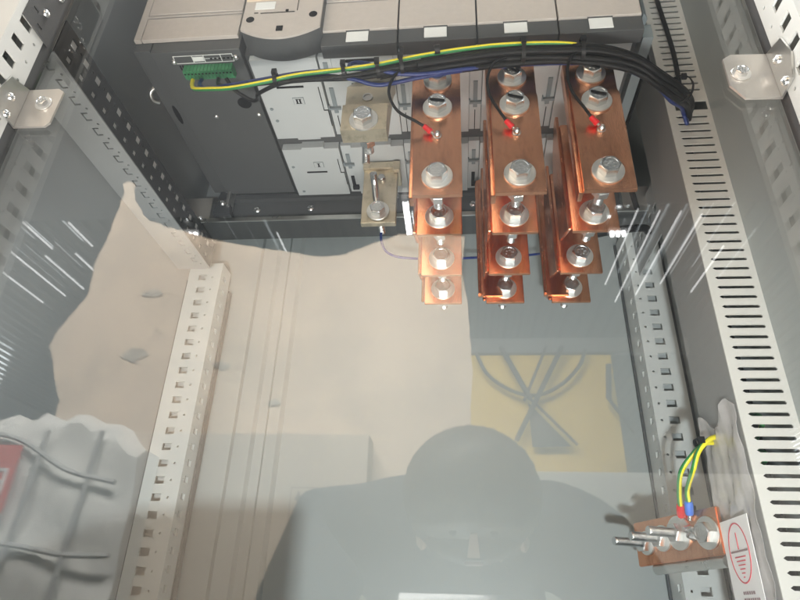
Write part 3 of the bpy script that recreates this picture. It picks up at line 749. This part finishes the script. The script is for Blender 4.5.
cable([(.165, .79, .522), (.20, .785, .520), (.24, .785, .528), (.285, .79, .535), (.297, .80, .535)], .006, 'black', 'thick black cable crossing below the right beam end plate')
cable([(.193, .58, .50), (.205, .60, .497), (.222, .63, .488), (.236, .66, .478)], .0035, 'black', 'short black cable stub right of the right copper bar')
cable([(.305, .615, .64), (.310, .618, .72), (.306, .618, .84), (.31, .618, .92)], .0032, 'black', 'vertical black cable hanging in front of the upper duct')
# nylon ties round the bundle
def tie(c, axis, r, lab, tail=None):
    b = BM(); a, s, u = frame(axis); c = Vector(c)
    lathe(b, c, a, [(r, -.0022), (r + .0012, -.0022), (r + .0012, .0022), (r, .0022), (r, -.0022)], 20)
    h = c + Vector((0, -r - .001, .002)); bx(b, h.x - .0028, h.x + .0028, h.y - .003, h.y + .001, h.z - .003, h.z + .004)
    if tail: bx(b, c.x - .0022, c.x + .0022, c.y - .003, c.y - .0018, c.z + r - .002, c.z + r + tail)
    tag(obj('cable_tie', b, 'tie', None, 40), lab, 'cable tie', 'black cable ties')
tie((-.205, .480, .544), (1, 0, .02), .0066, 'black cable tie on the thin bundle, leftmost of all ties')
tie((-.1245, .476, .547), (1, 0, .1), .0076, 'black cable tie just left of the blue cable loop')
tie((-.086, .478, .549), (1, 0, .15), .0088, 'black cable tie between the blue loop and the first wire', )
tie((-.0595, .479, .555), (1, 0, .2), .0105, 'black cable tie with an upright tail above the first black wire', .018)
tie((.079, .482, .571), (1, 0, 0), .0125, 'black cable tie on the bundle above the middle copper bar', .006)
tie((.145, .485, .572), (1, 0, 0), .0125, 'black cable tie on the bundle above the right copper bar')
tie((.272, .549, .572), (.7, .7, .4), .015, 'black cable tie near the bend of the bundle by the duct')
# clear twisted tag on the yellow cable
bm = BM(); lathe(bm, (-.018, .470, .568), (1, 0, .1), [(.004, -.003), (.0052, -.003), (.0052, .003), (.004, .003), (.004, -.003)], 16)
tag(obj('wire_marker', bm, 'tie', None, 40), 'small black clip ring on the yellow cable above the left copper bar', 'clip')

# ================================================================== wiring duct
du = thing('wiring_duct', 'tall grey slotted wiring duct on the right side', 'duct')
DX0, DX1, DY = .289, .348, .630
bm = BM(); rows = []
pitch = .01245
zc = .455 - pitch * 60
zprev = ZB
while zc < .93:
    x0, x1 = .2975, .3375
    top = zc + pitch / 2
    if .606 < zc < .629:
        if zc + pitch >= .629 or zc > .6165:
            rows.append((zprev, .640, [rect(.300, .342, .6165, .6330)])); zprev = .640
            while zc < .6435: zc += pitch
            continue
    else:
        rows.append((zprev, top, [[(x0, zc), (x0 + .003, zc - .0021), (x1, zc - .0021), (x1 + .0012, zc), (x1, zc + .0021), (x0 + .003, zc + .0021)]])); zprev = top
    zc += pitch
rows.append((zprev, .95, []))
print('duct rows', len(rows))
chunk_plate(bm, (0, DY, 0), (1, 0, 0), (0, 0, 1), DX0, DX1 + .012, rows, (0, .0018, 0)); obj('slotted_cover', bm, 'duct', du)
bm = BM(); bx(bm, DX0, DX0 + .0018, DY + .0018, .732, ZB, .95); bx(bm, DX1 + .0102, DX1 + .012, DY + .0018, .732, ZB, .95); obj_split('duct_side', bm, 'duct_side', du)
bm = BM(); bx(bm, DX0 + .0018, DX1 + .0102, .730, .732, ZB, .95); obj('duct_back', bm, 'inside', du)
# move the right side panel's near part clear of the duct: earth wires inside the duct show through slots
for x, z0, z1, lb_ in ((.314, .165, .215, 'upper bit of green and yellow earth wire inside the duct behind its lower slots'), (.309, .135, .172, 'lower bit of green and yellow earth wire inside the duct behind its lower slots')):
    cable([(x, .690, z0), (x + .001, .640, (z0 + z1) / 2), (x + .004, .690, z1)], .0026, 'yg', lb_, 'cable', None, 24)
cable([(.317, .650, .615), (.318, .665, .55), (.314, .67, .4), (.320, .67, .1), (.32, .67, -.2)], .006, 'black', 'thick black cable running down inside the wiring duct')
cable([(.313, .66, .617), (.309, .660, .55), (.306, .66, .35), (.309, .66, .1)], .003, 'blue', 'blue cable running down inside the wiring duct')

# plastic film and sticker on the duct side
bm = BM(); NY, NZ = 14, 40; g = []
for j in range(NZ + 1):
    r_ = []
    for i in range(NY + 1):
        y = .634 + i * .094 / NY; zz = -.25 + j * (.455 / NZ)
        if j == NZ: zz += .012 * math.sin(i * .6) - .02 * (1 - i / NY) ** 2 * 0
        wv = .0035 + .0022 * math.sin(j * 1.3 + i * .7) * math.sin(j * .45) + .001 * math.sin(i * 2.1 + j * .3)
        r_.append(bm.verts.new((DX0 - wv, y, zz)))
    g.append(r_)
for j in range(NZ):
    for i in range(NY): bm.faces.new((g[j][i], g[j][i + 1], g[j + 1][i + 1], g[j + 1][i]))
e = bmesh.ops.extrude_face_region(bm, geom=list(bm.faces)); bmesh.ops.translate(bm, vec=(.0004, 0, 0), verts=[q for q in e['geom'] if isinstance(q, bmesh.types.BMVert)])
tag(obj('plastic_film', bm, 'film', None, 60), 'wrinkled clear plastic film stuck on the side of the wiring duct', 'film')
st = thing('earth_sticker', 'white sticker with a red oval earth symbol on the duct side', 'sticker')
sx = DX0 - .0078
bm = BM(); bx(bm, sx, sx + .0006, .648, .7165, .015, .0985); obj('sticker_sheet', bm, 'stick', st)
bm = BM(); cy, cz = .6815, .0655
def srect(b, y0, y1, z0, z1, d=.0005): bx(b, sx - d, sx - .0001, y0, y1, z0, z1)
N_ = 40
for k in range(N_):
    a0, a1 = 2 * PI * k / N_, 2 * PI * (k + 1) / N_
    ry, rz, w_ = .0235, .0285, .0013
    pts = [(sx - .0001, cy + (ry) * math.cos(a0), cz + rz * math.sin(a0)), (sx - .0001, cy + ry * math.cos(a1), cz + rz * math.sin(a1)),
           (sx - .0001, cy + (ry - w_) * math.cos(a1), cz + (rz - w_) * math.sin(a1)), (sx - .0001, cy + (ry - w_) * math.cos(a0), cz + (rz - w_) * math.sin(a0))]
    prism(bm, pts, (-.0004, 0, 0))
srect(bm, cy - .0004, cy + .0012, cz + .003, cz + .019)
for k in range(6):
    hw = .0125 - k * .0022; srect(bm, cy - hw, cy + hw, cz - .0045 - k * .0037, cz - .0034 - k * .0037)
stuff(obj('red_print', bm, 'stickred', st))
bm = BM(); srect(bm, cy - .020, cy + .020, cz + .0005, cz + .0022)
for row, (za, sizes) in enumerate(((.0275, (4, 3, 3, 4, 2, 3)), (.0215, (3, 2, 4, 3, 3, 4, 2, 3)))):
    y = cy - .016 if row == 0 else cy - .024
    for s_ in sizes: srect(bm, y, y + s_ * .0009, za, za + .0028); y += s_ * .0009 + .0018
stuff(obj('small_print', bm, 'stickgrey', st))

# ================================================================== earth bar
A0 = Vector((.280, .716, 0)); B0 = Vector((.225, .850, 0)); dirv = (B0 - A0).normalized(); nrm = Vector((-dirv.y, dirv.x, 0)).normalized()
if nrm.x > 0: nrm = -nrm
ang = math.atan2(dirv.y, dirv.x)
eb = thing('earth_busbar', 'copper earth bar with studs and hex bolts at lower right, beside the red oval sticker', 'busbar')
bm = BM(); L_ = (B0 - A0).length
pts = [A0 + Vector((0, 0, .0665)), B0 + Vector((0, 0, .062)), B0 + Vector((0, 0, .114)), A0 + Vector((0, 0, .116))]
prism(bm, pts, -nrm * .006); bmesh.ops.bevel(bm, geom=list(bm.edges), offset=.0012, segments=2, affect='EDGES'); obj('bar', bm, 'copper', eb, 40)
qrot = nrm.to_track_quat('-Y', 'Z').to_euler()
def on_bar(s, z, lift=0): 
    p_ = A0 + dirv * s + nrm * lift; return (p_.x, p_.y, z)
def studset(s, z, length, wash=.0165):
    b = BM(); c0 = on_bar(s, z)
    prof = [(0, length), (.0045, length), (.0055, length - .0012)]; h = length - .0012
    while h > 0: prof += [(.0055, h), (.0043, h - .0009)]; h -= .0018
    prof += [(0, 0)]; lathe(b, c0, nrm, prof, 14); o = obj('stud', b, 'bolt', eb, 30)
    b = BM(); lathe(b, c0, nrm, [(.0056, 0), (wash, 0), (wash, .0022), (.0056, .0024), (.0056, 0)], 28); obj('washer', b, 'washer', o, 30)
    b = BM(); lathe(b, c0, nrm, [(.0056, .0025), (.0105, .0025), (.0112, .0032), (.0112, .0105), (.0102, .0115), (.0056, .0115)], 6); obj('nut', b, 'bolt', o)
studset(.062, .094, .044, .019); studset(.092, .091, .046, .015); studset(.122, .088, .048, .014)
b = part('bolt', BOLT, eb, on_bar(.018, .090, .0023), qrot); b.scale = (1.05, .8, 1.05); part('washer', WASH, b, (0, .0022, 0))
for s, z in ((.040, .0885), (.045, .096), (.034, .0935)):
    b = BM(); lathe(b, on_bar(s, z), nrm, [(0, 0), (.0055, 0), (.0058, .001), (.0045, .004), (.0028, .0085), (0, .009)], 8); obj('small_screw', b, 'bolt', eb, 25)
bm = BM(); lathe(bm, A0 + dirv * .02 - nrm * .0065 + Vector((0, 0, .06)), (dirv.x, dirv.y, -.02), [(0, -.015), (.006, -.015), (.006, .10), (0, .10)], 16); obj('standoff', bm, 'galv', eb, 40)
def earthwire(pts, m, lab, lm):
    t = thing('earth_wire', lab, 'wire', 'earth wires to the earth bar')
    b = BM(); tube(b, pts, .0028, 12, 10, (-.9, .2, 0)); obj('wire', b, 'yg', t, 60)
    e = Vector(pts[-1]); d = (Vector(pts[-1]) - Vector(pts[-2])).normalized()
    b = BM(); lathe(b, e - d * .003, d, [(0, 0), (.0040, 0), (.0048, .003), (.0048, .014), (.0042, .016), (0, .016)], 14); obj('lug_sleeve', b, lm, t, 40)
    b = BM(); lathe(b, e + d * .012, d, [(.0022, 0), (.0028, .008), (.0, .010)], 10); obj('ring_tongue', b, 'bolt', t, 40)
p1 = on_bar(.044, .120, .008); p2 = on_bar(.030, .122, .008)
earthwire([(.286, .70, .182), (.272, .692, .178), (.258, .694, .166), (.247, .706, .150), (p1[0] - .004, p1[1] - .016, .134), p1], 'yg', 'striped earth wire ending in the red sleeve on the earth bar', 'red')
earthwire([(.286, .69, .186), (.274, .683, .180), (.262, .684, .168), (.256, .694, .150), (p2[0] - .002, p2[1] - .010, .136), p2], 'yg', 'striped earth wire ending in the blue sleeve on the earth bar', 'bluelug')
tie((.266, .688, .177), (.8, .2, .5), .0058, 'black cable tie around the two earth wires')

# ================================================================== hall objects mirrored in the cover
YK = -.90
K = [(-1.20, -.12), (-1.238, .558), (-1.331, .745), (-1.30, .83), (-1.25, .92), (-1.262, 1.05), (-1.243, 1.17), (-1.232, 1.27), (-1.235, 1.36), (-1.245, 1.40), (-1.225, 1.415), (-1.205, 1.40), (-1.18, 1.33), (-1.13, 1.26),
     (-1.10, 1.225), (-1.06, 1.214), (-.99, 1.19), (-.90, 1.16), (-.82, 1.135), (-.766, 1.121), (-.65, 1.10), (-.53, 1.078), (-.45, 1.062), (-.374, 1.07), (-.28, 1.11), (-.189, 1.146), (-.12, 1.145), (.032, 1.128), (.020, 1.0), (.034, .892), (.045, .65), (.033, .443), (.033, -.12)]
bm = BM()
vs = []
K2 = []
for (xa, za), (xb, zb) in zip(K, K[1:] + K[:1]):
    nseg = max(1, int(math.hypot(xb - xa, zb - za) / .022))
    for q in range(nseg):
        t_ = q / nseg; jj = .0045 if (xa < -1.0 and za > 0) else .0018
        K2.append((xa + (xb - xa) * t_ + random.uniform(-jj, jj), za + (zb - za) * t_ + random.uniform(-jj, jj)))
prism(bm, [(x, YK, z) for x, z in K2], (0, -.007, 0))
kb = obj('cardboard_sheet', bm, 'kraft')
bm = BM()
for cx_, cz_, r_ in ((-1.02, .93, .035), (-1.03, .705, .045), (-.73, .67, .03), (-.55, .55, .022)):
    n_ = 9; pts_ = [(cx_ + r_ * random.uniform(.6, 1.2) * math.cos(2 * PI * q / n_), YK + .0035, cz_ + r_ * .6 * random.uniform(.5, 1.2) * math.sin(2 * PI * q / n_)) for q in range(n_)]
    prism(bm, pts_, (0, -.002, 0))
obj_split('torn_patch', bm, 'print_soft', kb)
bm = BM()
for x_, z0_, z1_, w_ in ((-1.03, .99, 1.09, .004), (-.74, .35, 1.08, .006), (-.80, .3, 1.05, .004), (-.06, .5, 1.0, .004)):
    bx(bm, x_ - w_, x_ + w_, YK, YK + .0012, z0_, z1_)
obj_split('crease', bm, 'kraft', kb)
tag(kb, 'large torn kraft cardboard sheet behind the photographer, mirrored in the cover', 'cardboard')
ca = thing('carton', 'flat kraft carton with two upright arrows printed in a frame, behind the photographer', 'carton')
bm = BM(); bx(bm, -.98, -.24, -.885, -.80, -.45, .43, .003); obj('carton_body', bm, 'carton', ca)
bm = BM(); yy = -.8
def fr_(b, x0, x1, z0, z1, t=.003): bx(b, x0, x1, yy, yy + .0006, z0, z0 + t); bx(b, x0, x1, yy, yy + .0006, z1 - t, z1); bx(b, x0, x0 + t, yy, yy + .0006, z0 + t, z1 - t); bx(b, x1 - t, x1, yy, yy + .0006, z0 + t, z1 - t)
k_ = 1.6 / 1.7
fr_(bm, -.44, -.367, .205, .287, .002)
for cx_ in (-.419, -.388):
    bx(bm, cx_ - .003, cx_ + .003, yy, yy + .0006, .225, .262)
    prism(bm, [(cx_ - .010, yy, .254), (cx_ + .010, yy, .254), (cx_, yy, .279)], (0, .0007, 0))
    bx(bm, cx_ - .007, cx_ + .007, yy, yy + .0007, .222, .226)
bx(bm, -.432, -.375, yy, yy + .0006, .213, .216)
stuff(obj('arrow_print', bm, 'print', ca))
# wrapped pack
wp = thing('wrapped_pack', 'grey film-wrapped pack with dark straps and a red label, left behind the camera', 'pack')
bm = BM(); NX = 30; NZ = 26; f_ = []
Yp = -.70
def topz(x): return .45 - .10 * max(0, (x + 1.02) / .2) ** 2 + .012 * math.sin(x * 60)
front = []
for i in range(NX + 1):
    x = -1.75 + i * (.93 / NX); row = []
    for j in range(NZ + 1):
        z = -.35 + (topz(x) + .35) * j / NZ; row.append(bm.verts.new((x, Yp + .012 * math.sin(x * 17 + z * 9) * math.sin(z * 23) - (.03 if j == NZ else 0), z)))
    front.append(row)
for i in range(NX):
    for j in range(NZ): bm.faces.new((front[i][j], front[i + 1][j], front[i + 1][j + 1], front[i][j + 1]))
e = bmesh.ops.extrude_face_region(bm, geom=list(bm.faces)); bmesh.ops.translate(bm, vec=(0, -.17, 0), verts=[q for q in e['geom'] if isinstance(q, bmesh.types.BMVert)])
obj('pack_body', bm, 'wrap', wp, 50)
bm = BM()
for pts in ([(-1.3, .40), (-1.15, .375), (-1.0, .30), (-.86, .27)], [(-1.3, .13), (-1.1, .12), (-.95, .10), (-.83, .10)]):
    tube(bm, [(x, Yp + .022, z) for x, z in pts], .007, 6, 6)
for x in (-1.08, -.93): tube(bm, [(x, Yp + .02, .40), (x - .01, Yp + .022, .2), (x - .03, Yp + .022, -.1)], .007, 6, 5)
obj_split('strap', bm, 'strap', wp, 60)
bm = BM(); bx(bm, -1.36, -1.135, Yp + .022, Yp + .026, .19, .36); lb = obj('red_label', bm, 'redlabel', wp)
bm = BM(); r0 = (-1.185, .235)   # letter R, read the right way round from inside the hall
def lr(b, x0, x1, z0, z1): bx(b, x0, x1, Yp + .026, Yp + .028, z0, z1)
lr(bm, -1.160, -1.152, .235, .300); lr(bm, -1.185, -1.160, .293, .300); lr(bm, -1.185, -1.160, .264, .271); lr(bm, -1.190, -1.184, .268, .297)
prism(bm, [(-1.168, Yp + .026, .264), (-1.176, Yp + .026, .264), (-1.192, Yp + .026, .235), (-1.184, Yp + .026, .235)], (0, .002, 0))
obj('letter', bm, 'label', lb)
# yellow board with black tube frame (virtual distance 3 m)
YY = -2.2
yb = thing('yellow_board', 'yellow board standing at the back of the hall behind the cardboard', 'board')
bm = BM(); bx(bm, .02, .80, YY - .02, YY, .63, 1.235); obj('board', bm, 'yellow', yb)
bm = BM(); bx(bm, -.02, 1.2, YY - .02, YY + .02, 1.24, 1.33, .01); obj('top_rail', bm, 'hallwall', yb)
bm = BM(); bx(bm, .0, 2.4, YY - .04, YY + .02, -1.4, .629, .01); obj('base_cabinet', bm, 'wrap', yb)
ff = thing('folding_stand', 'black folding stand with crossing legs and a curved hoop before the yellow board', 'frame')
bm = BM()
for a, b, r in (((.228, 1.25), (.36, .97), .018), ((.36, .97), (.568, .74), .010), ((.541, 1.25), (.28, .76), .016), ((.46, 1.25), (.33, .96), .010), ((.762, 1.15), (.74, .97), .018), ((.74, .97), (.84, .80), .012)):
    tube(bm, [(a[0], YY + .08, a[1]), ((a[0] + b[0]) / 2, YY + .08, (a[1] + b[1]) / 2), (b[0], YY + .08, b[1])], r * .8, 8, 3)
obj_split('tube', bm, 'tube_blk', ff, 60)
bm = BM(); tube(bm, [(.10, YY + .06, 1.22), (.16, YY + .06, 1.10), (.28, YY + .06, 1.015), (.40, YY + .06, .995), (.52, YY + .06, 1.05), (.62, YY + .06, 1.15), (.66, YY + .06, 1.24)], .010, 8, 6); obj('hoop', bm, 'tube_blk', ff, 60)
bm = BM(); prism(bm, [(.352, YY + .05, .955), (.357, YY + .05, .735), (.54, YY + .05, .74)], (0, .01, 0)); obj('gusset', bm, 'tube_blk', ff)

# ================================================================== photographer
per = thing('person', 'photographer in a dark jacket holding a phone up with both hands, mirrored in the cover', 'person')
def skin_mesh(name, nodes, edges, m, sub=2, parent=None):
    me = bpy.data.meshes.new(name); me.from_pydata([n[0] for n in nodes], edges, []); me.materials.append(M[m])
    o = bpy.data.objects.new(name, me); COL.objects.link(o)
    md = o.modifiers.new('skin', 'SKIN'); md.use_smooth_shade = True
    for i, n in enumerate(nodes):
        r = n[1]; me.skin_vertices[0].data[i].radius = r if isinstance(r, tuple) else (r, r)
    me.skin_vertices[0].data[0].use_root = True
    o.modifiers.new('sub', 'SUBSURF').levels = sub; o.modifiers['sub'].render_levels = sub
    dg = bpy.context.evaluated_depsgraph_get(); dg.update()
    me2 = bpy.data.meshes.new_from_object(o.evaluated_get(dg)); o.modifiers.clear(); o.data = me2
    if parent: o.parent = parent
    return o
# bent forward: hips behind, rounded back behind and above the head, arms reaching to the phone
N2 = [((.0, -.98, -.38), (.16, .13)), ((.0, -.84, -.14), (.17, .13)), ((.0, -.68, .06), (.19, .14)), ((-.03, -.50, .215), (.20, .12)), ((.0, -.38, .17), .062), ((.015, -.29, .15), .057), ((.02, -.215, .155), (.075, .08)), ((.02, -.205, .19), (.066, .07)),
      ((-.26, -.50, .15), .078), ((.27, -.50, .13), .078), ((-.33, -.38, -.14), .050), ((.37, -.38, -.16), .050), ((-.125, -.13, -.095), .028), ((.135, -.13, -.095), .028),
      ((-.10, -1.0, -.46), .09), ((.10, -1.0, -.46), .09), ((-.13, -.90, -.90), .058), ((.13, -.90, -.90), .058), ((-.13, -.98, -1.30), .042), ((.14, -.98, -1.30), .042),
      ((-.13, -.84, -1.36), .035), ((.15, -.84, -1.36), .035), ((-.092, -.066, -.05), (.020, .030)), ((.100, -.066, -.05), (.020, .030))]
E2 = [(0, 1), (1, 2), (2, 3), (3, 4), (4, 5), (5, 6), (6, 7), (3, 8), (3, 9), (8, 10), (9, 11), (10, 12), (11, 13), (0, 14), (0, 15), (14, 16), (15, 17), (16, 18), (17, 19), (18, 20), (19, 21), (12, 22), (13, 23)]
NB = [(p_, (tuple(q - .03 for q in r_) if isinstance(r_, tuple) else r_ - .024)) if k_ in (0, 1, 2, 3, 8, 9, 10, 11, 14, 15, 16, 17) else (p_, r_) for k_, (p_, r_) in enumerate(N2)]
skin_mesh('body', NB, E2, 'skin', 2, per)
J = [(N2[i][0], (tuple(q + .03 for q in N2[i][1]) if isinstance(N2[i][1], tuple) else N2[i][1] + .036)) for i in (0, 1, 2, 3, 8, 9, 10, 11, 12, 13)]
J.append(((.0, -.39, .17), .095))
skin_mesh('jacket', J, [(0, 1), (1, 2), (2, 3), (3, 4), (3, 5), (4, 6), (5, 7), (6, 8), (7, 9), (3, 10)], 'jacket', 2, per)
T_ = [((.0, -.99, -.40), (.165, .13))] + [(N2[i][0], N2[i][1] + .014) for i in (14, 15, 16, 17, 18, 19)]
skin_mesh('trousers', T_, [(0, 1), (0, 2), (1, 3), (2, 4), (3, 5), (4, 6)], 'trousers', 2, per)
hd = Vector((.02, -.205, .165))
# head bowed over the phone: thick dark hair faces the cover
bm = BM(); bmesh.ops.create_uvsphere(bm, u_segments=48, v_segments=30, radius=1, matrix=Matrix.Translation(hd + Vector((0, .0, .010))) @ Matrix.Diagonal((.110, .112, .106, 1)))
for v in bm.verts:
    v.co += Vector((random.uniform(-1, 1), random.uniform(-1, 1), random.uniform(-1, 1))) * .0018
    if v.co.y > hd.y + .03 and v.co.z < hd.z - .055: v.co.y = hd.y + .03
obj('hair', bm, 'hair', per, 60)
bm = BM()
for sx_ in (-.030, .030): lathe(bm, hd + Vector((sx_, .070, -.058)), (0, 1, 0), [(.006, 0), (.005, .003), (0, .004)], 12)
obj('eye', bm, 'hair', per, 60)
bm = BM(); prism(bm, [tuple(hd + Vector(q)) for q in ((-.009, .056, -.088), (.009, .056, -.088), (.005, .072, -.058), (-.005, .072, -.058))], (0, .008, -.003)); obj('nose', bm, 'skin', per)
bm = BM(); bx(bm, hd.x - .014, hd.x + .014, hd.y + .046, hd.y + .058, hd.z - .100, hd.z - .095, .002); obj('mouth', bm, 'stickgrey', per)
for sx_ in (-1, 1):
    bm = BM(); lathe(bm, hd + Vector((sx_ * .074, .0, -.055)), (sx_, .2, 0), [(0, 0), (.020, 0), (.022, .006), (.014, .012), (0, .008)], 16); obj('ear', bm, 'skin', per, 60)
# fingers curled round the phone edges
for sgn, hx in ((-1, -.082), (1, .090)):
    for k in range(4):
        z0 = -.062 + k * .017; l = (.9, 1, .95, .75)[k]
        n_ = [((hx + sgn * .006, -.058, z0), .009), ((hx - sgn * .002, -.036, z0 + .003), .0085), ((hx - sgn * .018 * l, -.0145, z0 + .005), .0078), ((hx - sgn * .030 * l, -.0125, z0 + .005), .0068)]
        skin_mesh('finger', n_, [(0, 1), (1, 2), (2, 3)], 'skin', 1, per)
    n_ = [((hx + sgn * .006, -.064, -.030), .011), ((hx - sgn * .010, -.052, -.012), .010), ((hx - sgn * .024, -.042, .002), .009)]
    skin_mesh('thumb', n_, [(0, 1), (1, 2)], 'skin', 1, per)
ph = thing('phone', 'black phone held up by the photographer, taking the picture', 'phone')
bm = BM(); prism_pts = None
bx(bm, -.078, .078, -.008, 0, -.038, .038, .003)
me = mesh_of('phone_body', bm, 'phone', 40); o = part('phone_body', me, ph)
q = RW.to_4x4()
# phone back is square to the camera's view, 12 mm behind the lens point
o.rotation_euler = (Matrix(((1, 0, 0), (0, 0, -1), (0, 1, 0))).to_4x4()).to_euler(); o.rotation_euler = (0, 0, 0)
ph.rotation_euler = (math.radians(27.6), 0, 0); ph.location = (.0, -.016, -.008)
bm = BM(); lathe(bm, (.0, 0, .0), (0, 1, 0), [(0, .002), (.007, .002), (.008, 0), (0, 0)], 20); part('lens_ring', mesh_of('lens_ring', bm, 'galv', 40), ph, (.045, 0, .016))
